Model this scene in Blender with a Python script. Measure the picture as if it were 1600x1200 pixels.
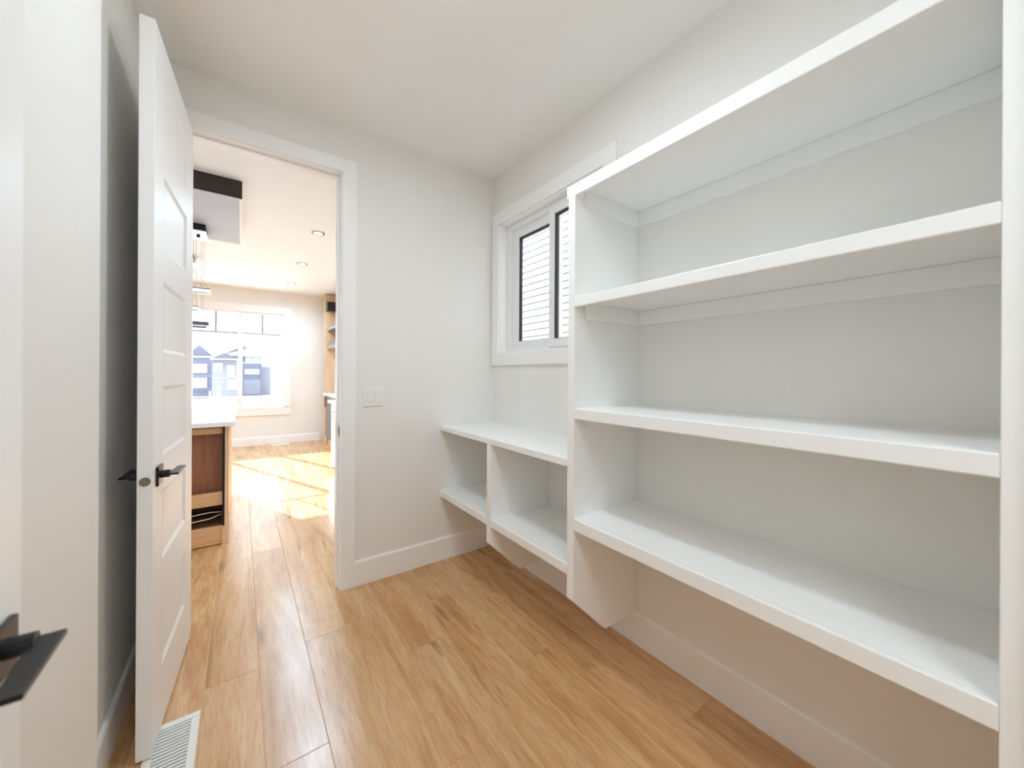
import bpy, bmesh, math, random
from mathutils import Vector, Matrix
random.seed(7)
for o in list(bpy.data.objects):
    bpy.data.objects.remove(o, do_unlink=True)
scene = bpy.context.scene
COL = scene.collection

# ------------------------------------------------------------------ camera
cd = bpy.data.cameras.new('camera')
cam = bpy.data.objects.new('camera', cd)
COL.objects.link(cam)
scene.camera = cam
YAW, ROLL = 0.6261, 0.0056
cd.sensor_fit = 'HORIZONTAL'
cd.sensor_width = 36.0
cd.lens = 586.5 / 1600 * 36.0
cd.shift_x = 0.0
cd.shift_y = -(600 - 584.9) / 1600
cd.dof.use_dof = True
cd.dof.focus_distance = 2.7
cd.dof.aperture_fstop = 2.7
cd.clip_start = 0.01
cd.clip_end = 500
cam.matrix_world = (Matrix.Translation((0, 0, 1.278)) @ Matrix.Rotation(-YAW, 4, 'Z')
                    @ Matrix.Rotation(math.pi / 2, 4, 'X') @ Matrix.Rotation(ROLL, 4, 'Z'))

# ------------------------------------------------------------------ world, sun, exposure
SKY = 3.0
SUN = 14.0
LAMP_KITCHEN = 13.5
LAMP_PANTRY = 8.6
FILL_HALL = 16.0
w = bpy.data.worlds.new('sky')
scene.world = w
w.use_nodes = True
nt = w.node_tree
bg = nt.nodes['Background']
bg.inputs['Strength'].default_value = SKY
bg.inputs['Color'].default_value = (0.86, 0.93, 1.0, 1)
sd = bpy.data.lights.new('sun', 'SUN')
sd.energy = SUN
sd.angle = math.radians(0.53)
sd.color = (0.92, 0.97, 1.0)
sun = bpy.data.objects.new('sun', sd)
COL.objects.link(sun)
sun.location = (-6, 16, 9)
sun.rotation_euler = Vector((0.40, -1.0, -0.535)).to_track_quat('-Z', 'Y').to_euler()
scene.view_settings.view_transform = 'Standard'
scene.view_settings.look = 'None'
scene.view_settings.gamma = 1
scene.view_settings.use_curve_mapping = False
scene.view_settings.exposure = 0.40
cy = scene.cycles
cy.max_bounces = 14
cy.diffuse_bounces = 8
cy.glossy_bounces = 5
cy.transmission_bounces = 8
cy.transparent_max_bounces = 16
cy.sample_clamp_indirect = 6
cy.caustics_reflective = False
cy.caustics_refractive = False
try:
    cy.use_denoising = True
    cy.denoiser = 'OPENIMAGEDENOISE'
except Exception:
    pass

# ------------------------------------------------------------------ materials
def lin(r, g, b):
    f = lambda v: (v / 255 / 12.92) if v / 255 <= 0.04045 else ((v / 255 + 0.055) / 1.055) ** 2.4
    return (f(r), f(g), f(b), 1)


def mat(name, col, rough=0.5, metal=0.0, spec=0.5, noise=0.0, nscale=60, bump=0.0, bscale=200, emit=None, es=0):
    m = bpy.data.materials.new(name)
    m.use_nodes = True
    t = m.node_tree
    b = t.nodes['Principled BSDF']
    b.inputs['Base Color'].default_value = col
    b.inputs['Roughness'].default_value = rough
    b.inputs['Metallic'].default_value = metal
    b.inputs['Specular IOR Level'].default_value = spec
    tc = t.nodes.new('ShaderNodeTexCoord')
    if noise:
        n = t.nodes.new('ShaderNodeTexNoise')
        n.inputs['Scale'].default_value = nscale
        n.inputs['Detail'].default_value = 4
        t.links.new(tc.outputs['Object'], n.inputs['Vector'])
        mx = t.nodes.new('ShaderNodeMix')
        mx.data_type = 'RGBA'
        mx.inputs[6].default_value = tuple(c * (1 - noise) for c in col[:3]) + (1,)
        mx.inputs[7].default_value = tuple(min(1, c * (1 + noise)) for c in col[:3]) + (1,)
        t.links.new(n.outputs['Fac'], mx.inputs[0])
        t.links.new(mx.outputs[2], b.inputs['Base Color'])
    if bump:
        n = t.nodes.new('ShaderNodeTexNoise')
        n.inputs['Scale'].default_value = bscale
        n.inputs['Detail'].default_value = 3
        t.links.new(tc.outputs['Object'], n.inputs['Vector'])
        bp = t.nodes.new('ShaderNodeBump')
        bp.inputs['Strength'].default_value = bump
        bp.inputs['Distance'].default_value = 0.002
        t.links.new(n.outputs['Fac'], bp.inputs['Height'])
        t.links.new(bp.outputs['Normal'], b.inputs['Normal'])
    if emit:
        b.inputs['Emission Color'].default_value = emit
        b.inputs['Emission Strength'].default_value = es
    return m


def wood_mat(name, c_dark, c_mid, c_light, rough, axis='y', grain=1.0, knots=True, vary=0.12, spec=0.5):
    """long-grained wood; axis is the grain direction in world space; each piece shifts its grain by its random id"""
    m = bpy.data.materials.new(name)
    m.use_nodes = True
    t = m.node_tree
    b = t.nodes['Principled BSDF']
    b.inputs['Roughness'].default_value = rough
    b.inputs['Specular IOR Level'].default_value = spec
    geo = t.nodes.new('ShaderNodeNewGeometry')
    oi = t.nodes.new('ShaderNodeObjectInfo')
    sh = t.nodes.new('ShaderNodeVectorMath')
    sh.operation = 'MULTIPLY_ADD'
    cmb = t.nodes.new('ShaderNodeCombineXYZ')
    for k in range(3):
        t.links.new(oi.outputs['Random'], cmb.inputs[k])
    sh.inputs[1].default_value = (37.0, 53.0, 19.0)
    t.links.new(cmb.outputs[0], sh.inputs[0])
    t.links.new(geo.outputs['Position'], sh.inputs[2])
    mp = t.nodes.new('ShaderNodeMapping')
    s = {'x': (0.9, 9, 9), 'y': (9, 0.9, 9), 'z': (9, 9, 0.9)}[axis]
    mp.inputs['Scale'].default_value = tuple(v * grain for v in s)
    t.links.new(sh.outputs[0], mp.inputs['Vector'])
    n1 = t.nodes.new('ShaderNodeTexNoise')
    n1.inputs['Scale'].default_value = 0.9
    n1.inputs['Detail'].default_value = 7
    n1.inputs['Roughness'].default_value = 0.6
    n1.inputs['Distortion'].default_value = 1.6
    t.links.new(mp.outputs[0], n1.inputs['Vector'])
    n2 = t.nodes.new('ShaderNodeTexNoise')
    n2.inputs['Scale'].default_value = 13
    n2.inputs['Detail'].default_value = 7
    t.links.new(mp.outputs[0], n2.inputs['Vector'])
    r1 = t.nodes.new('ShaderNodeValToRGB')
    r1.color_ramp.elements[0].position = 0.30
    r1.color_ramp.elements[0].color = c_dark
    r1.color_ramp.elements[1].position = 0.70
    r1.color_ramp.elements[1].color = c_light
    e = r1.color_ramp.elements.new(0.48)
    e.color = c_mid
    t.links.new(n1.outputs['Fac'], r1.inputs[0])
    mx = t.nodes.new('ShaderNodeMix')
    mx.data_type = 'RGBA'
    mx.blend_type = 'MULTIPLY'
    mx.inputs[0].default_value = 0.42
    r2 = t.nodes.new('ShaderNodeValToRGB')
    r2.color_ramp.elements[0].position = 0.35
    r2.color_ramp.elements[0].color = (0.62, 0.56, 0.50, 1)
    r2.color_ramp.elements[1].position = 0.55
    r2.color_ramp.elements[1].color = (1, 1, 1, 1)
    t.links.new(n2.outputs['Fac'], r2.inputs[0])
    t.links.new(r1.outputs[0], mx.inputs[6])
    t.links.new(r2.outputs[0], mx.inputs[7])
    out = mx.outputs[2]
    if knots:
        vo = t.nodes.new('ShaderNodeTexVoronoi')
        mp2 = t.nodes.new('ShaderNodeMapping')
        mp2.inputs['Scale'].default_value = {'x': (1.6, 7, 7), 'y': (7, 1.6, 7), 'z': (7, 7, 1.6)}[axis]
        t.links.new(sh.outputs[0], mp2.inputs['Vector'])
        t.links.new(mp2.outputs[0], vo.inputs['Vector'])
        vo.inputs['Scale'].default_value = 0.62
        rk = t.nodes.new('ShaderNodeValToRGB')
        rk.color_ramp.elements[0].position = 0.02
        rk.color_ramp.elements[0].color = (0.40, 0.30, 0.22, 1)
        rk.color_ramp.elements[1].position = 0.12
        rk.color_ramp.elements[1].color = (1, 1, 1, 1)
        t.links.new(vo.outputs['Distance'], rk.inputs[0])
        mk = t.nodes.new('ShaderNodeMix')
        mk.data_type = 'RGBA'
        mk.blend_type = 'MULTIPLY'
        mk.inputs[0].default_value = 0.75
        t.links.new(out, mk.inputs[6])
        t.links.new(rk.outputs[0], mk.inputs[7])
        out = mk.outputs[2]
        # fine dark cracks that follow the grain
        n3 = t.nodes.new('ShaderNodeTexNoise')
        mp3 = t.nodes.new('ShaderNodeMapping')
        mp3.inputs['Scale'].default_value = {'x': (0.8, 14, 14), 'y': (14, 0.8, 14), 'z': (14, 14, 0.8)}[axis]
        t.links.new(sh.outputs[0], mp3.inputs['Vector'])
        t.links.new(mp3.outputs[0], n3.inputs['Vector'])
        n3.inputs['Scale'].default_value = 1.0
        n3.inputs['Detail'].default_value = 3
        n3.inputs['Distortion'].default_value = 0.8
        rc = t.nodes.new('ShaderNodeValToRGB')
        rc.color_ramp.elements[0].position = 0.29
        rc.color_ramp.elements[0].color = (0.45, 0.34, 0.25, 1)
        rc.color_ramp.elements[1].position = 0.335
        rc.color_ramp.elements[1].color = (1, 1, 1, 1)
        t.links.new(n3.outputs['Fac'], rc.inputs[0])
        mc = t.nodes.new('ShaderNodeMix')
        mc.data_type = 'RGBA'
        mc.blend_type = 'MULTIPLY'
        mc.inputs[0].default_value = 0.7
        t.links.new(out, mc.inputs[6])
        t.links.new(rc.outputs[0], mc.inputs[7])
        out = mc.outputs[2]
    hv = t.nodes.new('ShaderNodeHueSaturation')
    mr = t.nodes.new('ShaderNodeMapRange')
    mr.inputs['To Min'].default_value = 1 - vary
    mr.inputs['To Max'].default_value = 1 + vary * 0.6
    t.links.new(oi.outputs['Random'], mr.inputs['Value'])
    t.links.new(mr.outputs[0], hv.inputs['Value'])
    t.links.new(out, hv.inputs['Color'])
    t.links.new(hv.outputs[0], b.inputs['Base Color'])
    bp = t.nodes.new('ShaderNodeBump')
    bp.inputs['Strength'].default_value = 0.12
    bp.inputs['Distance'].default_value = 0.001
    t.links.new(n2.outputs['Fac'], bp.inputs['Height'])
    t.links.new(bp.outputs['Normal'], b.inputs['Normal'])
    return m


def glass_mat(name, tint=(1, 1, 1, 1)):
    m = bpy.data.materials.new(name)
    m.use_nodes = True
    t = m.node_tree
    t.nodes.clear()
    o = t.nodes.new('ShaderNodeOutputMaterial')
    tr = t.nodes.new('ShaderNodeBsdfTransparent')
    tr.inputs[0].default_value = tint
    gl = t.nodes.new('ShaderNodeBsdfGlossy')
    gl.inputs['Roughness'].default_value = 0.02
    lw = t.nodes.new('ShaderNodeLayerWeight')
    lw.inputs[0].default_value = 0.5
    pw = t.nodes.new('ShaderNodeMath')
    pw.operation = 'POWER'
    pw.inputs[1].default_value = 4.0
    t.links.new(lw.outputs['Facing'], pw.inputs[0])
    fr = t.nodes.new('ShaderNodeMath')
    fr.operation = 'MULTIPLY_ADD'
    fr.inputs[1].default_value = 0.8
    fr.inputs[2].default_value = 0.03
    t.links.new(pw.outputs[0], fr.inputs[0])
    mx = t.nodes.new('ShaderNodeMixShader')
    t.links.new(fr.outputs[0], mx.inputs[0])
    t.links.new(tr.outputs[0], mx.inputs[1])
    t.links.new(gl.outputs[0], mx.inputs[2])
    t.links.new(mx.outputs[0], o.inputs[0])
    return m


M = dict(
    wall=mat('wall_paint', lin(237, 235, 231), 0.6, spec=0.3, noise=0.012, nscale=3, bump=0.10, bscale=420),
    ceil=mat('ceiling_paint', lin(243, 242, 239), 0.75, spec=0.25, noise=0.015, nscale=3, bump=0.15, bscale=300),
    trim=mat('trim_enamel', lin(245, 244, 242), 0.33, spec=0.5, noise=0.008, nscale=8, bump=0.03, bscale=120),
    shelf=mat('shelf_enamel', lin(244, 244, 242), 0.36, spec=0.5, noise=0.01, nscale=6, bump=0.05, bscale=150),
    door=mat('door_enamel', lin(245, 244, 243), 0.42, spec=0.5, noise=0.008, nscale=8, bump=0.03, bscale=160),
    vinyl=mat('window_vinyl', lin(240, 240, 240), 0.35, noise=0.006, nscale=10),
    gasket=mat('black_spacer', lin(34, 34, 36), 0.5, noise=0.05),
    black=mat('matte_black_metal', lin(24, 22, 23), 0.30, metal=0.3, noise=0.05, nscale=90),
    nickel=mat('satin_nickel', lin(150, 145, 136), 0.35, metal=1.0, noise=0.05, nscale=80),
    chrome=mat('polished_chrome', lin(215, 216, 220), 0.12, metal=1.0, noise=0.02),
    dark_chrome=mat('dark_chrome', lin(112, 114, 122), 0.25, metal=0.8, noise=0.03),
    muntin=mat('grey_muntin_bar', lin(160, 162, 170), 0.5, noise=0.01),
    quartz=mat('white_quartz', lin(245, 244, 244), 0.18, noise=0.02, nscale=40),
    plastic=mat('white_plastic', lin(238, 237, 232), 0.35, noise=0.006),
    cabinet=mat('white_cabinet_enamel', lin(244, 244, 244), 0.4, noise=0.006),
    steel=mat('stainless_steel', lin(150, 148, 152), 0.35, metal=0.85, noise=0.04, nscale=50),
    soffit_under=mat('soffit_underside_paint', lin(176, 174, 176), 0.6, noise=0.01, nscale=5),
    dark=mat('black_interior', lin(14, 12, 12), 0.6, noise=0.05),
    cable=mat('white_cable', lin(225, 222, 218), 0.4, noise=0.02),
    shelf_grey=mat('grey_laminate', lin(150, 150, 148), 0.45, noise=0.04, nscale=20),
    lamp=mat('lamp_lens', (1, 1, 1, 1), 0.4, noise=0.004, emit=(1, 0.96, 0.9, 1), es=6.0),
    led=mat('led_diffuser', (1, 1, 1, 1), 0.4, noise=0.004, emit=(1, 0.98, 0.96, 1), es=1.0),
    snow=mat('snow', lin(245, 247, 250), 0.8, noise=0.03, nscale=0.3, bump=0.3, bscale=2),
    siding=mat('white_siding', lin(168, 168, 169), 0.55, noise=0.02, nscale=4, bump=0.05, bscale=30),
    siding_blue=mat('blue_grey_siding', lin(98, 103, 122), 0.6, noise=0.05, nscale=2),
    siding_pale=mat('pale_siding', lin(122, 125, 136), 0.6, noise=0.04, nscale=2),
    stone=mat('grey_stone_veneer', lin(104, 106, 120), 0.7, noise=0.18, nscale=6),
    roof=mat('grey_shingle', lin(98, 99, 112), 0.8, noise=0.12, nscale=12),
    hglass=mat('pale_house_window', lin(150, 156, 160), 0.1, noise=0.01),
    rail=mat('grey_aluminium', lin(128, 130, 134), 0.45, metal=0.4, noise=0.03),
    glass=glass_mat('window_glass'),
)
M['oak'] = wood_mat('oak_plank', lin(184, 131, 81), lin(213, 164, 112), lin(226, 186, 140), 0.25, 'y', vary=0.06, spec=0.85)
M['oak_edge_highlight'] = mat('oak_bevel_highlight', lin(223, 186, 142), 0.45, noise=0.04, nscale=30)  # lighter oak paints a highlight along the long plank bevels
M['oak_cab'] = wood_mat('oak_cabinet', lin(218, 180, 142), lin(230, 196, 160), lin(236, 206, 174), 0.4, 'z', grain=0.7, knots=False, vary=0.04)
M['oak_cab_x'] = wood_mat('oak_cabinet_rail', lin(210, 164, 122), lin(224, 180, 136), lin(230, 190, 148), 0.4, 'x', grain=0.7, knots=False, vary=0.04)
M['walnut'] = wood_mat('brown_plywood', lin(120, 76, 52), lin(150, 98, 70), lin(168, 114, 84), 0.5, 'z', grain=0.6, knots=True, vary=0.03)
M['espresso'] = wood_mat('dark_stained_wood', lin(28, 17, 12), lin(40, 25, 18), lin(52, 34, 25), 0.4, 'x', grain=0.8, knots=False, vary=0.03)

# ------------------------------------------------------------------ geometry helpers
class MB:
    def __init__(self):
        self.bm = bmesh.new()

    def box(self, x0, x1, y0, y1, z0, z1, bevel=0.0):
        v = [self.bm.verts.new(p) for p in ((x0, y0, z0), (x1, y0, z0), (x1, y1, z0), (x0, y1, z0),
                                           (x0, y0, z1), (x1, y0, z1), (x1, y1, z1), (x0, y1, z1))]
        fs = [self.bm.faces.new([v[i] for i in q]) for q in
              ((0, 3, 2, 1), (4, 5, 6, 7), (0, 1, 5, 4), (1, 2, 6, 5), (2, 3, 7, 6), (3, 0, 4, 7))]
        if bevel:
            es = list({e for f in fs for e in f.edges})
            bmesh.ops.bevel(self.bm, geom=es, offset=bevel, segments=2, affect='EDGES', profile=0.5)
        return self

    def prism(self, pts, a0, a1, axis='y', bevel=0.0):
        """closed outline (2-D) extruded along an axis; outline coordinates are the other two axes in xyz order"""
        def P(u, v, a):
            return {'x': (a, u, v), 'y': (u, a, v), 'z': (u, v, a)}[axis]
        A = [self.bm.verts.new(P(u, v, a0)) for u, v in pts]
        B = [self.bm.verts.new(P(u, v, a1)) for u, v in pts]
        fs = [self.bm.faces.new(A), self.bm.faces.new(B[::-1])]
        n = len(pts)
        for i in range(n):
            fs.append(self.bm.faces.new([A[i], B[i], B[(i + 1) % n], A[(i + 1) % n]]))
        bmesh.ops.recalc_face_normals(self.bm, faces=fs)
        if bevel:
            es = list({e for f in fs for e in f.edges})
            bmesh.ops.bevel(self.bm, geom=es, offset=bevel, segments=2, affect='EDGES', profile=0.5)
        return self

    def cyl(self, p, q, r, seg=16, r2=None):
        p, q = Vector(p), Vector(q)
        d = q - p
        mtx = Matrix.Translation((p + q) / 2) @ d.to_track_quat('Z', 'Y').to_matrix().to_4x4()
        bmesh.ops.create_cone(self.bm, cap_ends=True, segments=seg, radius1=r, radius2=r if r2 is None else r2,
                              depth=d.length, matrix=mtx)
        return self

    def ring(self, c, r0, r1, z0, z1, seg=28):
        """flat ring (horizontal)"""
        loops = []
        for r, z in ((r0, z0), (r1, z0), (r1, z1), (r0, z1)):
            loops.append([self.bm.verts.new((c[0] + r * math.cos(2 * math.pi * i / seg), c[1] + r * math.sin(2 * math.pi * i / seg), z)) for i in range(seg)])
        for k in range(4):
            a, b = loops[k], loops[(k + 1) % 4]
            for i in range(seg):
                j = (i + 1) % seg
                self.bm.faces.new((a[i], a[j], b[j], b[i]))
        bmesh.ops.recalc_face_normals(self.bm, faces=self.bm.faces[:])
        return self

    def tube(self, pts, r, seg=8):
        pts = [Vector(p) for p in pts]
        rings = []
        for i, p in enumerate(pts):
            d = (pts[min(i + 1, len(pts) - 1)] - pts[max(i - 1, 0)]).normalized()
            q = d.to_track_quat('Z', 'Y')
            rings.append([self.bm.verts.new(p + q @ Vector((r * math.cos(2 * math.pi * k / seg), r * math.sin(2 * math.pi * k / seg), 0))) for k in range(seg)])
        for a, b in zip(rings, rings[1:]):
            for k in range(seg):
                j = (k + 1) % seg
                self.bm.faces.new((a[k], a[j], b[j], b[k]))
        self.bm.faces.new(rings[0][::-1])
        self.bm.faces.new(rings[-1])
        return self


ORG = {}


def obj(name, mb, m, parent=None, smooth=False):
    """mesh with its origin at the middle of its base; coordinates are those of the root's frame
    (world for top-level things and for roots that are not turned)"""
    bm = mb.bm
    lo = [min(v.co[i] for v in bm.verts) for i in range(3)]
    hi = [max(v.co[i] for v in bm.verts) for i in range(3)]
    org = Vector(((lo[0] + hi[0]) / 2, (lo[1] + hi[1]) / 2, lo[2]))
    bmesh.ops.translate(bm, verts=bm.verts[:], vec=-org)
    me = bpy.data.meshes.new(name)
    bm.to_mesh(me)
    bm.free()
    me.materials.append(m)
    if smooth:
        for p in me.polygons:
            p.use_smooth = True
    o = bpy.data.objects.new(name, me)
    COL.objects.link(o)
    ORG[o] = org
    if parent is None:
        o.location = org
    else:
        o.parent = parent
        o.location = org - ORG[parent]
    return o


def tag(o, label, cat, group=None, kind=None):
    if label: o['label'] = label
    if cat: o['category'] = cat
    if group: o['group'] = group
    if kind: o['kind'] = kind
    return o


def root(name, label, cat, loc=(0, 0, 0), rotz=0.0, group=None, kind=None, local=False):
    o = bpy.data.objects.new(name, None)
    o.empty_display_size = 0.1
    COL.objects.link(o)
    o.location = loc
    o.rotation_euler = (0, 0, rotz)
    ORG[o] = Vector((0, 0, 0)) if local else Vector(loc)
    return tag(o, label, cat, group, kind)


def copy_part(src, name, parent, world):
    c = src.copy()
    c.name = name
    COL.objects.link(c)
    c.parent = parent
    ORG[c] = Vector(world)
    c.location = Vector(world) - ORG[parent]
    return c


def lamp(name, loc, power, size, parent=None, color=(0.75, 0.885, 1.0), spread=180):
    ld = bpy.data.lights.new(name, 'AREA')
    ld.shape = 'DISK'
    ld.size = size
    ld.energy = power
    ld.color = color
    ld.spread = math.radians(spread)
    o = bpy.data.objects.new(name, ld)
    COL.objects.link(o)
    if parent:
        o.parent = parent
        o.location = Vector(loc) - ORG[parent]
    else:
        o.location = loc
    return o


# ================================================================== STRUCTURE
ZC = 2.74                    # ceiling
XR = 1.54                    # pantry right wall
YF = 2.379                   # pantry far wall
YK0, YK1 = 2.50, 8.00        # kitchen
XK0, XK1 = -4.5, 1.86
XL = -0.355                  # left wall behind the open door
XL2, YJ = -0.30, 1.447       # thicker stretch of left wall and where it ends
DX0, DX1, DZ = -0.207, 0.474, 2.455   # clear doorway to the kitchen
YN = -0.006                  # near wall, camera stands in its doorway

# ---- floor: planks laid along y
fl = root('floor', 'light oak plank floor running from the pantry into the kitchen', 'floor', (0, 0, 0), kind='structure')
obj('subfloor', MB().box(XK0 - .1, XK1 + .1, -2.4, YK1 + .1, -0.12, -0.012), M['oak'], fl)
PW = 0.183
plank_mesh = {}


def plank(x0, y0, ln):
    key = round(ln, 3)
    if key not in plank_mesh:
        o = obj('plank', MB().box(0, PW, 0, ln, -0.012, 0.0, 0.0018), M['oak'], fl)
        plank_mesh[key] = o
        o.data.materials.append(M['oak_edge_highlight'])
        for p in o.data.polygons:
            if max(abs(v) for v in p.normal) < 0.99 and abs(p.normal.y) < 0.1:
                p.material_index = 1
        c = o
    else:
        c = copy_part(plank_mesh[key], 'plank', fl, (0, 0, 0))
    c.location = (x0 + PW / 2, y0 + ln / 2, -0.012)


rest = MB()
x = 0.072 - 4 * PW
row = 0
LENS = (1.24, 1.52, 1.80)
while x < 1.86:
    y = -1.3 - random.choice((0.0, 0.35, 0.7, 1.0))
    k = row
    while y < YK1 - 0.02:
        ln = LENS[random.randrange(3)]
        if y + ln > YK1:
            ln = round(YK1 - y, 3)
        if x < 1.80:
            plank(x, y, ln)
        y += ln
    x += PW
    row += 1
xe = 0.072 - 4 * PW
x = xe - PW
while x > XK0 - PW:
    y = -2.3 + random.random()
    while y < YK1 - 0.3:
        ln = min(random.choice(LENS), YK1 - y)
        if not (y < 2.3 and x > 3):
            rest.box(max(x, XK0), x + PW - .0008, y, y + ln - .0008, -0.012, 0.0)
        y += ln
    x -= PW
pr_ = obj('plank_field', rest, M['oak'], fl)
pr_['kind'] = 'stuff'

# ---- ceilings
obj('ceiling', MB().box(XK0 - .1, XK1 + .15, -2.4, YK1 + .12, ZC, ZC + 0.15), M['ceil'])
tag(bpy.data.objects['ceiling'], 'smooth off-white ceiling over pantry and kitchen', 'ceiling', kind='structure')

# ---- walls
def structure(name, mb, m, label, cat):
    return tag(obj(name, mb, m), label, cat, kind='structure')


wf = MB()
wf.box(XK0, DX0 - .02, YF, YK0, 0, ZC)
wf.box(DX1 + .02, XR + .12, YF, YK0, 0, ZC)
wf.box(DX0 - .02, DX1 + .02, YF, YK0, DZ + .02, ZC)
structure('wall_far', wf, M['wall'], 'greige-white pantry wall pierced by the doorway to the kitchen', 'wall')

# right wall with the window opening
WY0, WY1, WZ0, WZ1 = 1.303, 2.292, 1.422, 2.378
wr = MB()
wr.box(XR, XR + .12, YN - .114, WY0, 0, ZC)
wr.box(XR, XR + .12, WY1, YF, 0, ZC)
wr.box(XR, XR + .12, WY0, WY1, 0, WZ0)
wr.box(XR, XR + .12, WY0, WY1, WZ1, ZC)
structure('wall_right', wr, M['wall'], 'white pantry wall behind the built-in shelves with one window', 'wall')

# left wall: thick stretch, rounded outer corner, then the stretch behind the open door
pts = [(-0.60, -2.3), (XL2, -2.3)]
rc = 0.018
for k in range(7):
    a = k / 6 * math.pi / 2
    pts.append((XL2 - rc + rc * math.cos(a), YJ - rc + rc * math.sin(a)))
pts += [(XL, YJ), (XL, YF), (-0.60, YF)]
structure('wall_left', MB().prism(pts, 0, ZC, 'z'), M['wall'], 'grey-white pantry wall stepping back behind the open panelled door', 'wall')

# near wall around the camera's doorway; unseen opening widened to admit hall light
wn = MB()
wn.box(1.10, XR, YN - .114, YN, 0, ZC)
wn.box(XL2, 1.10, YN - .114, YN, 2.46, ZC)
structure('wall_near', wn, M['wall'], 'pantry wall at the near end of the shelves, entry doorway widened to let hall light in', 'wall')

# hall behind the camera
hl = MB()
hl.box(XL2, 1.70, -2.42, -2.30, 0, ZC)
hl.box(1.54, 1.70, -2.30, YN - .114, 0, ZC)
structure('wall_hall', hl, M['wall'], 'plain hall walls behind the pantry entry', 'wall')

# kitchen walls
KW0, KW1, KZ0, KZ1 = -1.375, 0.645, 0.665, 2.345      # opening for the triple window
kw = MB()
kw.box(XK0 - .1, KW0, YK1, YK1 + .12, 0, ZC)
kw.box(KW1, XK1 + .14, YK1, YK1 + .12, 0, ZC)
kw.box(KW0, KW1, YK1, YK1 + .12, 0, KZ0)
kw.box(KW0, KW1, YK1, YK1 + .12, KZ1, ZC)
structure('wall_back', kw, M['wall'], 'white kitchen wall with the large bright window', 'wall')
kr = MB()
kr.box(XK1, XK1 + .14, 4.10, YK1, 0, ZC)
kr.box(XR, XR + .12, YK0, 4.0, 0, ZC)
kr.box(XR, XK1 + .14, 4.0, 4.10, 0, ZC)
structure('wall_kitchen_right', kr, M['wall'], 'white kitchen wall behind the oak bar and cabinets', 'wall')
structure('wall_kitchen_left', MB().box(XK0 - .1, XK0, YK0 - .12, YK1, 0, ZC), M['wall'], 'white kitchen wall at the far left, out of sight', 'wall')

# ---- baseboards
def baseboard(name, pr, axis, label):
    tag(obj(name, pr, M['trim']), label, 'baseboard', kind='structure')


BT = 0.013
prof = lambda s, base: None
bb = MB().prism([(YF, 0), (YF - BT, 0), (YF - BT, .140), (YF - BT + .004, .148), (YF, .150)], 0.558, XR - BT, 'x')
baseboard('baseboard_far', bb, 'x', 'white baseboard under the light switch, right of the doorway')
bb = MB().prism([(XR, 0), (XR - BT, 0), (XR - BT, .140), (XR - BT + .004, .148), (XR, .150)], YN, YF, 'y')
baseboard('baseboard_right', bb, 'y', 'white baseboard along the wall under the shelves')
bb = MB().prism([(XL, 0), (XL + BT, 0), (XL + BT, .132), (XL + BT - .004, .140), (XL, .142)], YJ, YF, 'y')
baseboard('baseboard_left', bb, 'y', 'white baseboard in the dark gap behind the open door')
bb = MB().prism([(YK1, 0), (YK1 - BT, 0), (YK1 - BT, .132), (YK1 - BT + .004, .140), (YK1, .142)], XK0, 1.24, 'x')
baseboard('baseboard_back', bb, 'x', 'white baseboard below the kitchen window')

# ---- kitchen doorway: jamb, stop, casing
tr = root('trim_1', 'white door frame and flat casing around the kitchen doorway', 'door frame', ((DX0 + DX1) / 2, YF, 0), kind='structure')
obj('jamb', MB().box(DX1, DX1 + .02, YF - .002, YK0 + .002, 0, DZ, .002), M['trim'], tr)
obj('jamb', MB().box(DX0 - .02, DX0, YF - .002, YK0 + .002, 0, DZ, .002), M['trim'], tr)
obj('head_jamb', MB().box(DX0 - .02, DX1 + .02, YF - .002, YK0 + .002, DZ, DZ + .02, .002), M['trim'], tr)
obj('stop', MB().box(DX1 - .011, DX1, YF + .042, YF + .082, 0, DZ - .011, .002), M['trim'], tr)
obj('stop', MB().box(DX0, DX0 + .011, YF + .042, YF + .082, 0, DZ - .011, .002), M['trim'], tr)
obj('stop', MB().box(DX0, DX1, YF + .042, YF + .082, DZ - .011, DZ, .002), M['trim'], tr)
for yy0, yy1 in ((YF - .016, YF), (YK0, YK0 + .016)):
    obj('casing', MB().box(DX1 + .006, DX1 + .084, yy0, yy1, 0, DZ + .084, .002), M['trim'], tr)
    obj('casing', MB().box(DX0 - .084, DX0 - .006, yy0, yy1, 0, DZ + .084, .002), M['trim'], tr)
    obj('head_casing', MB().box(DX0 - .006, DX1 + .006, yy0, yy1, DZ + .006, DZ + .084, .002), M['trim'], tr)
sp = MB().box(DX1 - .0015, DX1 + .001, YF + .004, YF + .032, .905, .967, .001)
sk = obj('strike_plate', sp, M['nickel'], tr)
sk['label'] = 'satin nickel strike plate'
obj('latch_hole', MB().box(DX1 - .0022, DX1 - .0005, YF + .011, YF + .025, .922, .950), M['dark'], sk)

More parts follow.
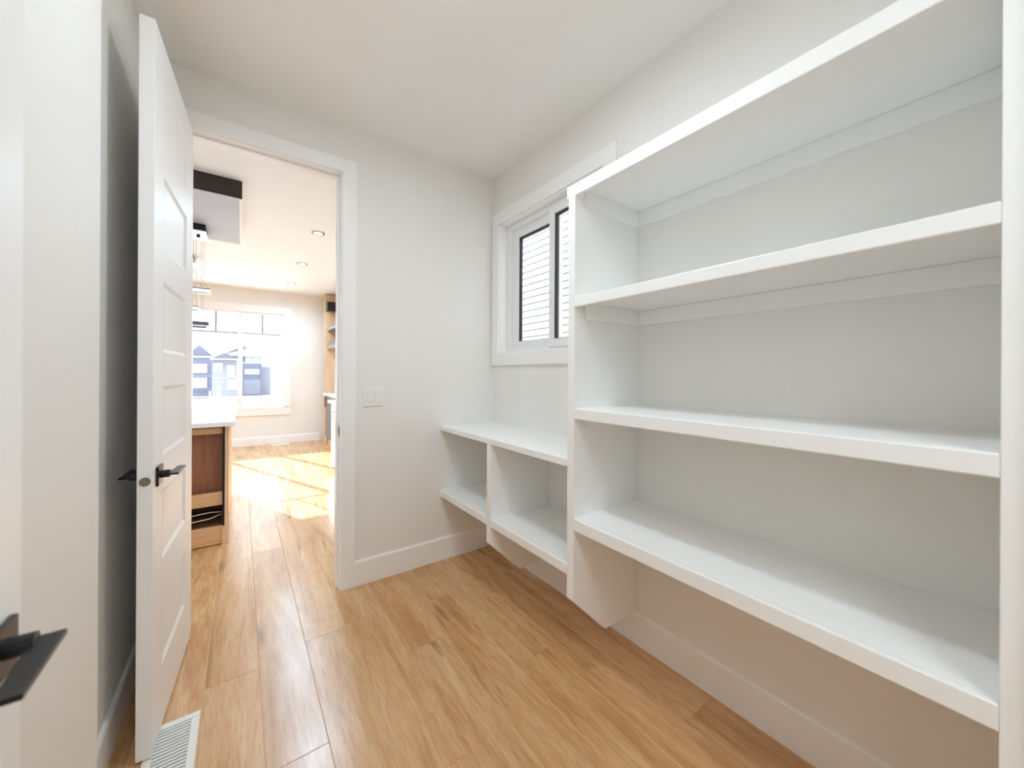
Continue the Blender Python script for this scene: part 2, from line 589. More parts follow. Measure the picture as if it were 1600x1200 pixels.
# ---- panelled doors with lever handles
def make_door(name, label, loc, ang, W, T=0.039, H0=0.012, H1=2.44):
    """local frame: x from hinge to free edge, y 0 (one face) to -T, z up"""
    d = root(name, label, 'door', loc, ang, kind='structure', local=True)
    SW = 0.128 if W < .72 else 0.13
    pz = [(0.228, 0.470), (0.610, 0.853), (0.980, 1.228), (1.350, 1.601), (1.725, 1.975), (2.102, 2.332)]
    rec = 0.007
    b = 0.0012
    obj('stile', MB().box(0.0, SW, -T, 0, H0, H1, b), M['door'], d)
    obj('stile', MB().box(W - SW, W, -T, 0, H0, H1, b), M['door'], d)
    edges = [H0] + [z for p in pz for z in p] + [H1]
    for i in range(0, len(edges), 2):
        obj('rail', MB().box(SW, W - SW, -T, 0, edges[i], edges[i + 1]), M['door'], d)
    for z0, z1 in pz:
        m_ = MB()
        # flat sunk panel whose border slopes up to both faces
        for s, yb, yf in ((1, -rec, -0.0), (-1, -T + rec, -T)):
            q = 0.014
            o_ = [(SW, z0), (W - SW, z0), (W - SW, z1), (SW, z1)]
            i1 = [(SW + .004, z0 + .004), (W - SW - .004, z0 + .004), (W - SW - .004, z1 - .004), (SW + .004, z1 - .004)]
            i2 = [(SW + q, z0 + q), (W - SW - q, z0 + q), (W - SW - q, z1 - q), (SW + q, z1 - q)]
            L = []
            for ring_, yy in ((o_, yf), (i1, yf + (yb - yf) * .35), (i2, yb)):
                L.append([m_.bm.verts.new((u, yy, v)) for u, v in ring_])
            fs = [m_.bm.faces.new(L[2])]
            for a_, c_ in zip(L, L[1:]):
                for k in range(4):
                    fs.append(m_.bm.faces.new((a_[k], a_[(k + 1) % 4], c_[(k + 1) % 4], c_[k])))
            bmesh.ops.recalc_face_normals(m_.bm, faces=fs)
            want = Vector((0, s, 0))
            if fs[0].normal.dot(want) < 0:
                bmesh.ops.reverse_faces(m_.bm, faces=fs)
        obj('panel', m_, M['door'], d)
    hx = W - 0.065
    for s, yf in ((1, 0.0), (-1, -T)):
        Y = lambda v: yf + s * v
        srt = lambda a_, b_: (min(a_, b_), max(a_, b_))
        h = obj('rose', MB().box(hx - .0325, hx + .0325, *srt(Y(0), Y(.008)), .893, .958, .0015), M['black'], d)
        h['label'] = 'square matte black handle rose'
        hl_ = obj('lever_handle', MB().cyl((hx, Y(.006), .928), (hx, Y(.032), .928), .0130, 20), M['black'], d, smooth=False)
        hl_['label'] = 'matte black lever handle'
        bl = MB()
        ya, yb_ = Y(.026), Y(.056)
        y0, y1 = srt(ya, yb_)
        bl.prism([(hx + .012, y0), (hx + .012, y1), (hx - .118, y1 if s > 0 else y1 - .006), (hx - .118, y0 + .006 if s > 0 else y0)], .923, .930, 'z', .001)
        obj('blade', bl, M['black'], hl_)
    lp = obj('latch', MB().cyl((W - .001, -T / 2, .920), (W + .0016, -T / 2, .920), .0145, 24), M['nickel'], d)
    lp['label'] = 'satin nickel latch on the door edge'
    obj('latch_bolt', MB().box(W + .0005, W + .009, -T / 2 - .006, -T / 2 + .006, .911, .929, .002), M['nickel'], lp)
    for hz in (0.25, 1.22, 2.19):
        hg = MB().cyl((-.004, -T - .004, hz - .045), (-.004, -T - .004, hz + .045), .006, 12)
        obj('hinge', hg, M['black'], d)
    return d


a1 = math.atan2(-.676, -.041)
make_door('door_1', 'white six-panel door standing open beside the kitchen doorway', (-.1915, 2.358, 0), a1, 0.668)
make_door('door_2', 'blurred white door leaf with black lever at the left edge, nearest the camera', (-.280, 0.062, 0), math.pi / 2, 0.758, T=0.035)

# ---- pantry window (slider)
w1 = root('window_1', 'white vinyl slider window in the pantry looking onto pale siding', 'window', (XR, (WY0 + WY1) / 2, WZ0), kind='structure')
CX = XR - .018
obj('casing', MB().box(CX, XR, WY1 - .006, WY1 + .074, WZ0 + .006, WZ1 - .006, .0015), M['trim'], w1)
obj('casing', MB().box(CX, XR, WY0 - .076, WY0 + .006, WZ0 + .006, WZ1 - .006, .0015), M['trim'], w1)
obj('head_casing', MB().box(CX, XR, WY0 - .076, WY1 + .074, WZ1 - .006, WZ1 + .082, .0015), M['trim'], w1)
obj('apron', MB().box(CX, XR, WY0 - .076, WY1 + .074, WZ0 - .080, WZ0 + .006, .0015), M['trim'], w1)
XG = 1.612
for nm, bx in (('liner', (XR - .002, XG + .046, WY1 - .012, WY1, WZ0, WZ1)), ('liner', (XR - .002, XG + .046, WY0, WY0 + .012, WZ0, WZ1)),
               ('head_liner', (XR - .002, XG + .046, WY0, WY1, WZ1 - .012, WZ1)), ('sill', (XR - .002, XG + .046, WY0, WY1, WZ0, WZ0 + .012))):
    obj(nm, MB().box(*bx), M['trim'], w1)


def sash(x0, x1, y0, y1, z0, z1, fw, nm='sash', nearw=None, xg=None):
    nw = fw if nearw is None else nearw
    s = MB()
    s.box(x0, x1, y1 - fw, y1, z0, z1, .003)
    s.box(x0, x1, y0, y0 + nw, z0, z1, .003)
    s.box(x0, x1, y0 + nw, y1 - fw, z0, z0 + fw, .003)
    s.box(x0, x1, y0 + nw, y1 - fw, z1 - fw, z1, .003)
    o = obj(nm, s, M['vinyl'], w1)
    g = MB()
    xg = (x0 + x1) / 2 if xg is None else xg
    xc0, xc1 = xg - .010, xg + .010
    yy0, yy1, zz0, zz1 = y0 + nw, y1 - fw, z0 + fw, z1 - fw
    t = .012
    g.box(xc0, xc1, yy1 - t, yy1, zz0, zz1)
    g.box(xc0, xc1, yy0, yy0 + t, zz0, zz1)
    g.box(xc0, xc1, yy0 + t, yy1 - t, zz1 - t, zz1)
    g.box(xc0, xc1, yy0 + t, yy1 - t, zz0, zz0 + .004)
    q = obj('spacer', g, M['gasket'], o)
    q['label'] = 'black glass spacer'
    obj('pane', MB().box(xg - .002, xg + .002, yy0 + .002, yy1 - .002, zz0 + .002, zz1 - .002), M['glass'], o)


fr = MB()
fy0, fy1, fz0, fz1 = WY0 + .012, WY1 - .012, WZ0 + .012, WZ1 - .012
FW = .040
fr.box(XG - .012, XG + .046, fy1 - FW, fy1, fz0, fz1, .003)
fr.box(XG - .012, XG + .046, fy0, fy0 + FW, fz0, fz1, .003)
fr.box(XG - .012, XG + .046, fy0 + FW, fy1 - FW, fz0, fz0 + .035, .003)
fr.box(XG - .012, XG + .046, fy0 + FW, fy1 - FW, fz1 - FW, fz1, .003)
obj('frame', fr, M['vinyl'], w1)
sash(XG + .012, XG + .046, 1.745, fy1 - FW, fz0 + .020, fz1 - FW + .004, .062, xg=XG + .036)
sash(XG - .024, XG + .010, fy0 + FW - .01, 1.802, fz0 + .020, fz1 - FW + .012, .050)

# ---- kitchen triple window
w2 = root('window_2', 'large white triple kitchen window looking out on snow and houses', 'window', ((KW0 + KW1) / 2, YK1, KZ0), kind='structure')
obj('casing', MB().box(KW1 - .004, KW1 + .112, YK1 - .018, YK1, KZ0 - .006, KZ1 + .006, .002), M['trim'], w2)
obj('casing', MB().box(KW0 - .112, KW0 + .004, YK1 - .018, YK1, KZ0 - .006, KZ1 + .006, .002), M['trim'], w2)
obj('head_casing', MB().box(KW0 - .112, KW1 + .112, YK1 - .018, YK1, KZ1 - .002, KZ1 + .125, .002), M['trim'], w2)
obj('apron', MB().box(KW0 - .112, KW1 + .112, YK1 - .018, YK1, KZ0 - .140, KZ0 + .004, .002), M['trim'], w2)
cell = [(-1.325, -0.700), (-0.640, -0.040), (0.028, 0.600)]
GZ0, GZ1 = KZ0 + .030, KZ1 - .030
f2 = MB()
YG = YK1 + .055
f2.box(KW0, KW1, YG - .03, YG + .03, KZ0, GZ0, .003)
f2.box(KW0, KW1, YG - .03, YG + .03, GZ1, KZ1, .003)
xs = [KW0] + [v for c in cell for v in c] + [KW1]
for i in range(0, len(xs), 2):
    f2.box(xs[i], xs[i + 1], YG - .03, YG + .03, GZ0, GZ1, .003)
obj('frame', f2, M['vinyl'], w2)
for nm, bx in (('liner', (KW1 - .006, KW1, YK1, YG, KZ0, KZ1)), ('liner', (KW0, KW0 + .006, YK1, YG, KZ0, KZ1)), ('sill', (KW0, KW1, YK1 - .004, YG, KZ0 - .002, KZ0 + .008))):
    obj(nm, MB().box(*bx), M['trim'], w2)
for i, (a, b) in enumerate(cell):
    obj('pane', MB().box(a + .001, b - .001, YG - .003, YG + .003, GZ0 + .001, GZ1 - .001), M['glass'], w2)
    obj('muntin', MB().box((a + b) / 2 - .014, (a + b) / 2 + .014, YG - .006, YG + .006, 1.982, GZ1), M['muntin'], w2)
    obj('muntin', MB().box(a, b, YG - .0055, YG + .0055, 1.956, 1.982), M['muntin'], w2)
gk = MB()
gk.box(cell[1][0], cell[1][1], YG - .034, YG - .030, GZ0 - .004, GZ0 + .004)
gk = obj('gasket', gk, M['rail'], w2)

# ================================================================== PANTRY SHELVING
XS = 1.115
foot = lambda zt: [(XS, .343), (1.318, .150), (XR, .150), (XR, zt), (XS, zt)]
sh = root('shelving_unit', 'tall white built-in pantry shelves, four deep boards between two uprights', 'shelves', (XS, 0.57, 0))
PF0, PF1 = 1.104, 1.142
obj('upright', MB().prism(foot(2.0175), PF0, PF1, 'y', .0015), M['shelf'], sh)
obj('upright', MB().prism(foot(2.0175), -.006, 0.032, 'y', .0015), M['shelf'], sh)
lev = [('top', 2.0175, 2.068), ('b', 1.557, 1.598), ('c', 1.094, 1.139), ('d', 0.634, 0.683)]
for i, (nm, zb, zt) in enumerate(lev):
    y0, y1 = (0.032, PF0) if i else (-.006, 1.154)
    s = MB()
    s.box(XS + .019, XR, y0, y1, zt - .020, zt)
    s.box(XS, XS + .019, y0, y1, zb, zt, .003)
    obj('shelf', s, M['shelf'], sh)
    cz1 = zt - .0205
    obj('cleat', MB().box(XR - .017, XR, .032, PF0 - .017, cz1 - .066, cz1, .0012), M['shelf'], sh)
    for yy0, yy1 in ((PF0 - .017, PF0),):
        obj('cleat', MB().prism([(XS + .045, cz1), (XS + .062, cz1 - .066), (XR - .0005, cz1 - .066), (XR - .0005, cz1)], yy0, yy1, 'y', .0012), M['shelf'], sh)

lo = root('cubby_shelf', 'low white open cubby shelf with counter top under the pantry window', 'shelf', (XS, 1.76, 0))
ct = MB()
ct.box(XS + .019, XR, PF1 + .0006, YF, .903, .923)
ct.box(XS, XS + .019, PF1 + .0006, YF, .890, .923, .003)
obj('counter_top', ct, M['shelf'], lo)
DV0, DV1 = 1.737, 1.778
obj('divider', MB().prism(foot(.890), DV0, DV1, 'y', .0015), M['shelf'], lo)
for y0, y1 in ((PF1 + .0006, DV0), (DV1, YF)):
    s = MB()
    s.box(XS + .019, XR, y0, y1, .460, .480)
    s.box(XS, XS + .019, y0, y1, .437, .480, .003)
    obj('shelf', s, M['shelf'], lo)
    obj('cleat', MB().box(XR - .017, XR, y0, y1, .836, .9025, .0012), M['shelf'], lo)
    obj('cleat', MB().box(XR - .017, XR, y0, y1, .394, .4595, .0012), M['shelf'], lo)

# ---- light switch (double rocker)
sw = root('light_switch', 'white double rocker light switch beside the kitchen doorway', 'light switch', (.664, YF, 1.076))
obj('cover_plate', MB().box(.606, .722, YF - .006, YF, 1.076, 1.192, .0025), M['plastic'], sw)
for cx in (.641, .687):
    r_ = MB().prism([(YF - .006, 1.101), (YF - .0085, 1.101), (YF - .0115, 1.167), (YF - .006, 1.167)], cx - .0165, cx + .0165, 'x', .0008)
    obj('rocker', r_, M['plastic'], sw)

# ---- floor register near the camera
rg = root('floor_register', 'white metal floor register at the foot of the open door', 'floor vent', (-.186, 1.685, 0))
g = MB()
gx0, gx1, gy0, gy1 = -.256, -.116, 1.530, 1.835
g.box(gx0, gx1, gy0, gy0 + .026, 0, .005, .0015)
g.box(gx0, gx1, gy1 - .026, gy1, 0, .005, .0015)
g.box(gx0, gx0 + .024, gy0 + .026, gy1 - .026, 0, .005, .0015)
g.box(gx1 - .024, gx1, gy0 + .026, gy1 - .026, 0, .005, .0015)
obj('frame', g, M['plastic'], rg)
obj('duct_grille', MB().box(gx0 + .024, gx1 - .024, gy0 + .026, gy1 - .026, 0.0, .0012), M['shelf_grey'], rg)
yy = gy0 + .034
while yy < gy1 - .030:
    obj('louver', MB().box(gx0 + .024, gx1 - .024, yy, yy + .007, .0012, .0045), M['plastic'], rg)
    yy += .0145

# ---- pantry ceiling lamp (above the frame)
pl = root('ceiling_light', 'white flush drum ceiling lamp in the middle of the pantry', 'ceiling light', (.475, 1.05, ZC))
obj('trim_ring', MB().ring((.475, 1.05), .112, .120, ZC - .014, ZC), M['plastic'], pl)
obj('lens', MB().cyl((.475, 1.05, ZC - .055), (.475, 1.05, ZC - .002), .111, 36, .111), M['lamp'], pl)
lamp('lamp_light', (.475, 1.05, ZC - .058), LAMP_PANTRY, .16, pl)
hl = root('ceiling_light', 'unseen large round lamp added in the hall to fill the pantry with light', 'ceiling light', (.10, -1.05, ZC))  # unseen lamp added behind the camera as soft fill
obj('trim_ring', MB().ring((.10, -1.05), .45, .47, ZC - .018, ZC), M['plastic'], hl)
obj('lens', MB().cyl((.10, -1.05, ZC - .014), (.10, -1.05, ZC - .002), .45, 40), M['led'], hl)
lamp('lamp_light', (.10, -1.05, ZC - .020), FILL_HALL, .9, hl, color=(.74, .89, 1.0))

# ================================================================== KITCHEN
# ---- recessed lights: three in view, the unseen others added to fill the kitchen
lbl = {3: 'nearest unseen fill lamp added in the row over the island', 4: 'middle unseen fill lamp added in the row over the island',
       5: 'unseen fill lamp added in the left row, closest to the window wall', 6: 'single unseen fill lamp added between the two kitchen rows',
       7: 'unseen fill lamp added just beyond the doorway wall, left of the door', 0: 'nearest of the three recessed ceiling lights seen through the doorway',
       1: 'middle of the three recessed ceiling lights seen through the doorway',
       2: 'farthest of the three recessed ceiling lights, close to the kitchen window wall'}
spots = [(.650, 4.36), (.660, 5.72), (.670, 7.09), (-2.7, 4.36), (-2.7, 5.72), (-2.7, 7.09), (-1.0, 5.4), (-1.6, 3.0)]
proto = None
for i, (px, py) in enumerate(spots):
    r = root('recessed_light', lbl.get(i, 'unseen fill lamp added over the hidden left part of the kitchen'), 'ceiling light', (px, py, ZC), group='recessed kitchen ceiling lights')
    if proto is None:
        a_ = obj('trim_ring', MB().ring((px, py), .043, .062, ZC - .006, ZC), M['nickel'], r)
        b_ = obj('lens', MB().cyl((px, py, ZC - .004), (px, py, ZC - .001), .043, 28), M['lamp'], r)
        proto = (a_, b_)
    else:
        for s_, zz in zip(proto, (ZC - .006, ZC - .004)):
            copy_part(s_, s_.name.split('.')[0], r, (px, py, zz))
    lamp('lamp_light', (px, py, ZC - .010), LAMP_KITCHEN, .10, r, color=(.52, .77, 1.0), spread=160)

# ---- dropped soffit over the island
sf = root('ceiling_soffit', 'dropped box over the island with dark stained front and grey underside', 'soffit', (-1.2, 4.18, 2.607), kind='structure')
obj('front_panel', MB().box(-2.40, .004, 3.540, 3.556, 2.607, ZC), M['espresso'], sf)
obj('side_panel', MB().box(-.012, .004, 3.556, 4.800, 2.607, ZC), M['wall'], sf)
obj('side_panel', MB().box(-2.40, -2.384, 3.556, 4.800, 2.607, ZC), M['wall'], sf)
obj('back_panel', MB().box(-2.40, .004, 4.800, 4.816, 2.607, ZC), M['wall'], sf)
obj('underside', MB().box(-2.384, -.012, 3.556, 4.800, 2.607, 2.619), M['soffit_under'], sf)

# ---- island pendant
pd = root('pendant_light', 'chrome ring pendant on thin wires hanging below the island soffit', 'pendant light', (-.55, 4.5, 2.607))
cp = obj('canopy', MB().box(-.86, -.262, 4.350, 4.650, 2.550, 2.607, .003), M['dark'], pd)
cu = obj('canopy_plate', MB().box(-.866, -.256, 4.342, 4.658, 2.538, 2.550, .002), M['chrome'], cp)
for hx in (-.32, -.56, -.80):
    obj('socket', MB().cyl((hx, 4.5, 2.522), (hx, 4.5, 2.538), .014, 14), M['black'], cp)
rg_ = MB()
rg_.box(-.86, -.262, 4.37, 4.395, 1.703, 1.738, .004)
rg_.box(-.86, -.262, 4.62, 4.645, 1.703, 1.738, .004)
rg_.box(-.262, -.237, 4.37, 4.645, 1.703, 1.738, .004)
rg_.box(-.885, -.86, 4.37, 4.645, 1.703, 1.738, .004)
rr = obj('ring', rg_, M['dark_chrome'], pd)
obj('diffuser', MB().box(-.86, -.262, 4.372, 4.393, 1.699, 1.703), M['led'], rr)
for hx in (-.29, -.345, -.83):
    for hy in (4.383, 4.632):
        obj('wire', MB().tube([(hx, hy, 2.538), (hx, hy, 1.738)], .0012, 6), M['nickel'], pd)

# ---- dining chandelier
ch = root('chandelier', 'two-tier chrome bar chandelier hanging in front of the kitchen window', 'chandelier', (-.70, 6.2, ZC))
obj('canopy', MB().box(-.92, -.478, 6.08, 6.32, 2.70, ZC, .004), M['black'], ch)
obj('canopy_plate', MB().prism([(-.93, 2.635), (-.455, 2.635), (-.478, 2.70), (-.92, 2.70)], 6.08, 6.32, 'y', .003), M['chrome'], ch)
for nm, z0, z1, xr_ in (('upper_tier', 2.286, 2.352, -.318), ('lower_tier', 2.060, 2.117, -.431)):
    xl_ = -1.40 - xr_
    t_ = MB()
    t_.box(xl_, xr_, 6.16, 6.24, z1 - .012, z1, .002)
    t_.box(xl_, xr_ - .01, 6.16, 6.24, z0, z0 + .012, .002)
    tt = obj(nm, t_, M['dark_chrome'], ch)
    obj('diffuser', MB().box(xl_ + .004, xr_ - .004, 6.168, 6.232, z0 + .012, z1 - .012), M['led'], tt)
for xa, xb, z0 in ((-.50, -.335, 2.352), (-.52, -.40, 2.352), (-.90, -1.065, 2.352), (-.62, -.56, 2.352)):
    obj('wire', MB().tube([(xa, 6.2, 2.635), (xb, 6.2, z0)], .0016, 6), M['nickel'], ch)
for xa, xb in ((-.47, -.445), (-.93, -.955), (-.60, -.60)):
    obj('wire', MB().tube([(xa, 6.2, 2.286), (xb, 6.2, 2.117)], .0016, 6), M['nickel'], ch)

# ---- island with an open appliance bay in its end
isl = root('kitchen_island', 'oak kitchen island with an open appliance bay facing the doorway', 'island', (-1.1, 4.25, 0))
IX0, IX1, IY0, IY1 = -2.20, -.068, 3.52, 4.98
obj('side_panel', MB().box(IX1 - .024, IX1, IY0, IY1, 0, .885, .001), M['oak_cab'], isl)
obj('side_panel', MB().box(IX0, IX0 + .024, IY0, IY1, 0, .885, .001), M['oak_cab'], isl)
obj('back_panel', MB().box(IX0 + .024, IX1 - .024, IY1 - .02, IY1, 0, .885), M['oak_cab'], isl)
BX0, BX1 = -.70, IX1 - .038            # bay
obj('face_panel', MB().box(IX0 + .024, BX0, IY0, IY0 + .02, 0, .885, .001), M['oak_cab'], isl)
obj('top_rail', MB().box(BX0, BX1, IY0 + .03, IY0 + .05, .822, .866, .001), M['oak_cab_x'], isl)
obj('bay_panel', MB().box(BX0, BX1, IY0 + .10, IY0 + .115, .28, .835), M['walnut'], isl)
obj('middle_rail', MB().box(BX0, BX1, IY0 + .03, IY0 + .05, .290, .388, .001), M['oak_cab_x'], isl)
obj('toe_board', MB().box(BX0, BX1 - .001, IY0 + .012, IY0 + .030, .006, .140, .001), M['oak_cab_x'], isl)
obj('bay_floor', MB().box(BX0, BX1, IY0 + .032, IY0 + .50, .10, .128), M['walnut'], isl)
obj('bay_side', MB().box(BX1 + .0005, BX1 + .0135, IY0 + .004, IY0 + .50, .14, .884), M['dark'], isl)  # first bay side: black slab painting in the dark of the open gap
obj('bay_side', MB().box(BX0 - .012, BX0 - .0005, IY0 + .021, IY0 + .50, 0, .884), M['oak_cab'], isl)
obj('bay_back', MB().box(BX0, BX1, IY0 + .50, IY0 + .515, .0, .884), M['walnut'], isl)
obj('corner_block', MB().box(BX1, IX1 - .024, IY0 + .002, IY0 + .03, 0, .139), M['oak_cab'], isl)
for k, (za, zb, zc) in enumerate(((.205, .232, .228), (.155, .185, .215))):
    pts_ = [(BX0 + .05, IY0 + .06, za), (-.42, IY0 + .055, za + .02), (-.28, IY0 + .05, zb), (-.18, IY0 + .055, zb + .006), (BX1 - .002, IY0 + .06, zc)]
    cb = obj('cable', MB().tube(pts_, .0035, 8), M['cable'], isl, smooth=True)
tag(obj('island_countertop', MB().box(IX0 - .04, -.033, 3.43, 5.03, .886, .920, .003), M['quartz']), 'white quartz countertop lying on the oak island', 'countertop')

# ---- oak coffee bar beside the window wall
cbx = root('bar_niche', 'oak-lined bar niche with black band beside the kitchen window wall', 'cabinet', (1.55, 7.2, 0))
obj('end_panel', MB().box(1.250, XK1, 7.60, 7.70, 0, ZC - .012, .001), M['oak_cab'], cbx)
obj('back_panel', MB().box(XK1 - .02, XK1, 6.20, 7.60, .925, ZC - .012), M['oak_cab'], cbx)
vb = obj('valance', MB().box(1.272, XK1 - .02, 7.47, 7.60, 2.420, 2.578, .001), M['black'], cbx)
vb['label'] = 'black valance band near the ceiling'
obj('end_cap', MB().box(1.256, 1.272, 7.47, 7.60, 2.420, 2.578, .001), M['nickel'], vb)
obj('base_panel', MB().box(1.268, XK1, 7.575, 7.5995, 0, .88), M['oak_cab'], cbx)
obj('toe_kick', MB().box(1.275, 1.30, 6.22, 7.575, .0, .112), M['oak_cab'], cbx)
for k, (z0, z1, lb) in enumerate(((2.060, 2.104, 'upper grey floating shelf in the oak bar niche'), (1.722, 1.775, 'lower grey floating shelf in the oak bar niche'))):
    s_ = tag(obj('floating_shelf', MB().prism([(1.288, 7.5995), (1.330, 6.25), (XK1 - .0205, 6.25), (XK1 - .0205, 7.5995)], z0, z1, 'z', .001), M['shelf_grey']), lb, 'shelf', 'floating shelves in the bar niche')
tag(obj('bar_countertop', MB().box(1.222, XK1 - .022, 6.20, 7.5995, .8805, .921, .002), M['quartz']), 'white countertop of the oak bar niche', 'countertop')
fg = root('bar_fridge', 'grey steel bar fridge under the niche counter with black handle', 'fridge', (1.56, 7.25, 0))
obj('body', MB().box(1.30, XK1 - .01, 6.97, 7.57, .115, .878), M['dark'], fg)
fd = obj('door', MB().box(1.268, 1.30, 6.97, 7.572, .13, .875, .003), M['steel'], fg)
fh = MB()
fh.cyl((1.244, 7.50, .665), (1.244, 7.50, .842), .007, 12)
fh.cyl((1.244, 7.50, .680), (1.270, 7.50, .680), .006, 10)
fh.cyl((1.244, 7.50, .828), (1.270, 7.50, .828), .006, 10)
obj('handle', fh, M['black'], fd)
obj('foot', MB().cyl((1.285, 7.42, 0), (1.285, 7.42, .115), .018, 14), M['black'], fg)
obj('foot', MB().cyl((1.285, 7.05, 0), (1.285, 7.05, .115), .018, 14), M['black'], fg)

# ---- white base cabinet
wc = root('base_cabinet', 'white base cabinet with slim bar pull just past the doorway', 'cabinet', (1.4, 4.8, 0))
obj('body', MB().box(.994, XK1 - .022, 4.20, 5.42, .10, .8845, .001), M['cabinet'], wc)
for a, b in ((4.203, 4.808), (4.812, 5.417)):
    dd = obj('door', MB().box(.974, .994, a, b, .105, .880, .002), M['cabinet'], wc)
    hp = MB()
    ya = 5.20 if b > 5 else 4.40
    hp.cyl((.950, ya, .64), (.950, ya, .80), .004, 10)
    hp.cyl((.950, ya, .655), (.975, ya, .655), .005, 10)
    hp.cyl((.950, ya, .789), (.975, ya, .789), .005, 10)
    obj('bar_pull', hp, M['nickel'], dd)
obj('toe_kick', MB().box(1.02, XK1 - .022, 4.22, 5.40, 0, .10), M['oak_cab'], wc)
tag(obj('cabinet_countertop', MB().box(.945, XK1 - .022, 4.18, 5.50, .885, .921, .002), M['quartz']), 'white countertop overhanging the white base cabinet', 'countertop')

# ---- outlet and vent by the window wall
ou = root('wall_outlet', 'white duplex outlet on the wall under the kitchen window', 'outlet', (.63, YK1, .31))
obj('cover_plate', MB().box(.592, .668, YK1 - .006, YK1, .312, .428, .002), M['plastic'], ou)
for zz in (.335, .378):
    obj('socket', MB().box(.614, .646, YK1 - .0085, YK1 - .006, zz, zz + .030, .001), M['plastic'], ou)
vr = root('floor_register', 'white floor register below the kitchen window', 'floor vent', (.585, 7.86, 0))
obj('frame', MB().box(.440, .725, 7.80, 7.915, 0, .006, .0015), M['plastic'], vr)
for k in range(10):
    obj('louver', MB().box(.462 + k * .025, .474 + k * .025, 7.815, 7.90, .006, .0085), M['plastic'], vr)

# ================================================================== OUTDOORS
sn = MB()
rows = [(8.14, -.45), (14, -.75), (30, -1.25), (62, -1.90), (100, -2.3), (150, -2.6)]
prev = None
for yy, zz in rows:
    cur = [sn.bm.verts.new((-70 + 10 * k, yy, zz + .05 * math.sin(k * 1.7 + yy))) for k in range(15)]
    if prev:
        for k in range(14):
            sn.bm.faces.new((prev[k], prev[k + 1], cur[k + 1], cur[k]))
    prev = cur
tag(obj('snowy_ground', sn, M['snow'], smooth=True), 'snow-covered ground between the kitchen window and the houses', 'snow', kind='structure')
tag(obj('side_yard', MB().box(2.02, 3.70, -6, 8.14, -.60, -.45), M['snow']), 'snow-covered side yard outside the pantry window', 'snow', kind='structure')

# glass deck railing outside
rl = root('deck_railing', 'slim grey post and glass of a deck railing outside the left pane', 'railing', (-.49, 9.6, -.5))
obj('post', MB().box(-.512, -.472, 9.58, 9.62, -.55, .91, .002), M['rail'], rl)
obj('glass_panel', MB().box(-.468, .85, 9.596, 9.604, -.30, .80), M['glass'], rl)
obj('glass_panel', MB().box(-1.80, -.516, 9.596, 9.604, -.30, .80), M['glass'], rl)

# neighbouring house beside the pantry: lap siding board by board
nb = root('neighbour_wall', 'sunlit white lap-siding wall of the house next door, through the pantry window', 'wall', (3.9, 3.2, -.6))
obj('sheathing', MB().box(3.712, 4.0, -3.0, 9.4, -.6, 5.4), M['siding'], nb)
first = None
for k in range(56):
    z0 = -.5 + k * .1035
    if first is None:
        first = obj('siding_board', MB().prism([(3.712, z0), (3.681, z0), (3.704, z0 + .112), (3.712, z0 + .112)], -3.0, 9.4, 'y'), M['siding'], nb)
        base = Vector(ORG[first])
    else:
        copy_part(first, 'siding_board', nb, (base.x, base.y, base.z + k * .1035))


# houses across the snow
def house(label, cx, y, wd, dp, z0, ze, roof, zr, wall_m, wins, extra=None, ov=.35):
    h = root('house', label, 'house', (cx, y, z0), group='houses across the snow')
    x0, x1 = cx - wd / 2, cx + wd / 2
    obj('walls', MB().box(x0, x1, y, y + dp, z0, ze), wall_m, h)
    r = MB()
    a, b = x0 - ov, x1 + ov
    if roof == 'hip':
        v = [r.bm.verts.new(p) for p in ((a, y - ov, ze), (b, y - ov, ze), (b, y + dp + ov, ze), (a, y + dp + ov, ze),
                                       (cx - wd * .06, y + dp * .45, zr), (cx + wd * .06, y + dp * .55, zr))]
        for q in ((0, 1, 5, 4), (1, 2, 5), (2, 3, 4, 5), (3, 0, 4), (3, 2, 1, 0)):
            r.bm.faces.new([v[i] for i in q])
    else:
        r.prism([(a, ze), (b, ze), (cx, zr)], y - ov, y + dp + ov, 'y')
    bmesh.ops.recalc_face_normals(r.bm, faces=r.bm.faces[:])
    obj('roof', r, M['roof'], h)
    obj('fascia', MB().box(a, b, y - ov - .06, y - ov, ze - .16, ze + .04), M['siding'], h)
    for (wx0, wx1, wz0, wz1) in wins:
        f_ = MB()
        t = .10
        f_.box(wx0 - t, wx0, y - .10, y, wz0 - t, wz1 + t)
        f_.box(wx1, wx1 + t, y - .10, y, wz0 - t, wz1 + t)
        f_.box(wx0, wx1, y - .10, y, wz1, wz1 + t)
        f_.box(wx0, wx1, y - .10, y, wz0 - t, wz0)
        fo = obj('window', f_, M['siding'], h)
        obj('pane', MB().box(wx0, wx1, y - .05, y - .01, wz0, wz1), M['hglass'], fo)
    if extra:
        for nm, bx, mm in extra:
            obj(nm, MB().box(*bx), mm, h)
    return h


def house_frame(y):
    """lot at distance y: scale for lengths, and heights about eye level"""
    k = y / 50
    return k, (lambda z: 1.278 + (z - 1.278) * k)


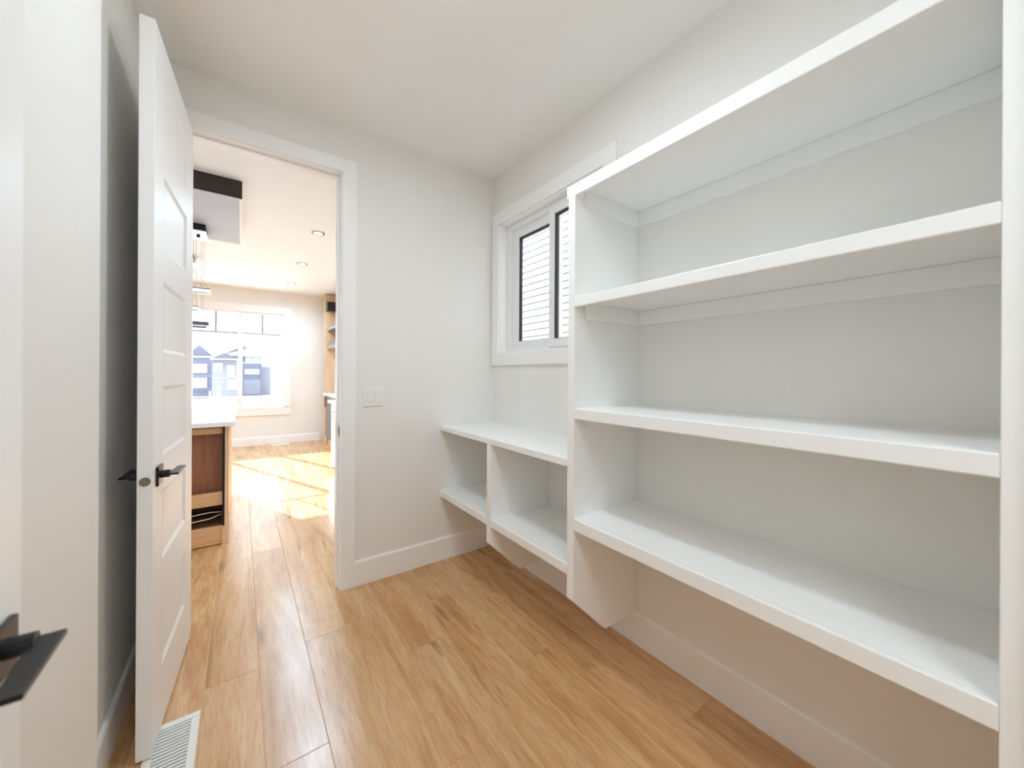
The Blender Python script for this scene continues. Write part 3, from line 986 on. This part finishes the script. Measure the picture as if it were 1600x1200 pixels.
S, Zs = house_frame(65)
HY = 65
house('hip-roofed house with grey garage front, right of the centre mullion', .42, HY, 4.1, 8, Zs(-1.2), Zs(3.2), 'hip', Zs(4.35), M['siding_blue'],
      [(.62, 1.45, Zs(2.50), Zs(3.08)), (1.62, 2.35, Zs(2.50), Zs(3.08)), (.55, 1.25, Zs(1.20), Zs(1.62)), (1.45, 2.10, Zs(1.20), Zs(1.62))],
      [('band_board', (-1.63, 2.47, HY - .06, HY, Zs(2.30), Zs(2.40)), M['siding']),
       ('garage_door', (.35, 2.3, HY - .05, HY, Zs(-1.1), Zs(.55)), M['siding_pale']),
       ('stone_base', (2.3, 2.47, HY - .08, HY, Zs(-1.2), Zs(2.3)), M['stone']),
       ('side_wing', (2.47, 3.6, HY + 1, HY + 6, Zs(-1.2), Zs(2.0)), M['siding_pale'])])
S, Zs = house_frame(48)
HY = 48
house('pale gabled house with a picture window, left of the centre mullion', -1.30, HY, 2.0, 8, Zs(-1.2), Zs(2.75), 'gable', Zs(3.4), M['siding_pale'],
      [(-1.05, -.62, Zs(.9), Zs(2.0)), (-2.10, -1.55, Zs(1.55), Zs(2.2)), (-1.00, -.40, Zs(-.45), Zs(.5))],
      [('porch_roof', (-2.30, -.30, HY - .7, HY, Zs(2.35), Zs(2.50)), M['roof']),
       ('band_board', (-2.30, -.30, HY - .06, HY, Zs(.72), Zs(.80)), M['siding']),
       ('entry_door', (-1.95, -1.6, HY - .05, HY, Zs(-1.1), Zs(.0)), M['siding'])], ov=.15)
S, Zs = house_frame(58)
HY = 58
house('blue-grey house with two large stacked windows, at the far left of the view', -4.00, HY, 2.4, 6, Zs(-1.2), Zs(2.95), 'gable', Zs(4.1), M['siding_blue'],
      [(-4.58, -3.34, Zs(1.32), Zs(2.10)), (-4.58, -3.34, Zs(-.22), Zs(.68))],
      [('band_board', (-5.2, -2.8, HY - .06, HY, Zs(.85), Zs(1.0)), M['siding_pale']),
       ('foundation', (-5.2, -2.8, HY - .08, HY, Zs(-1.2), Zs(-.75)), M['stone'])], ov=.15)
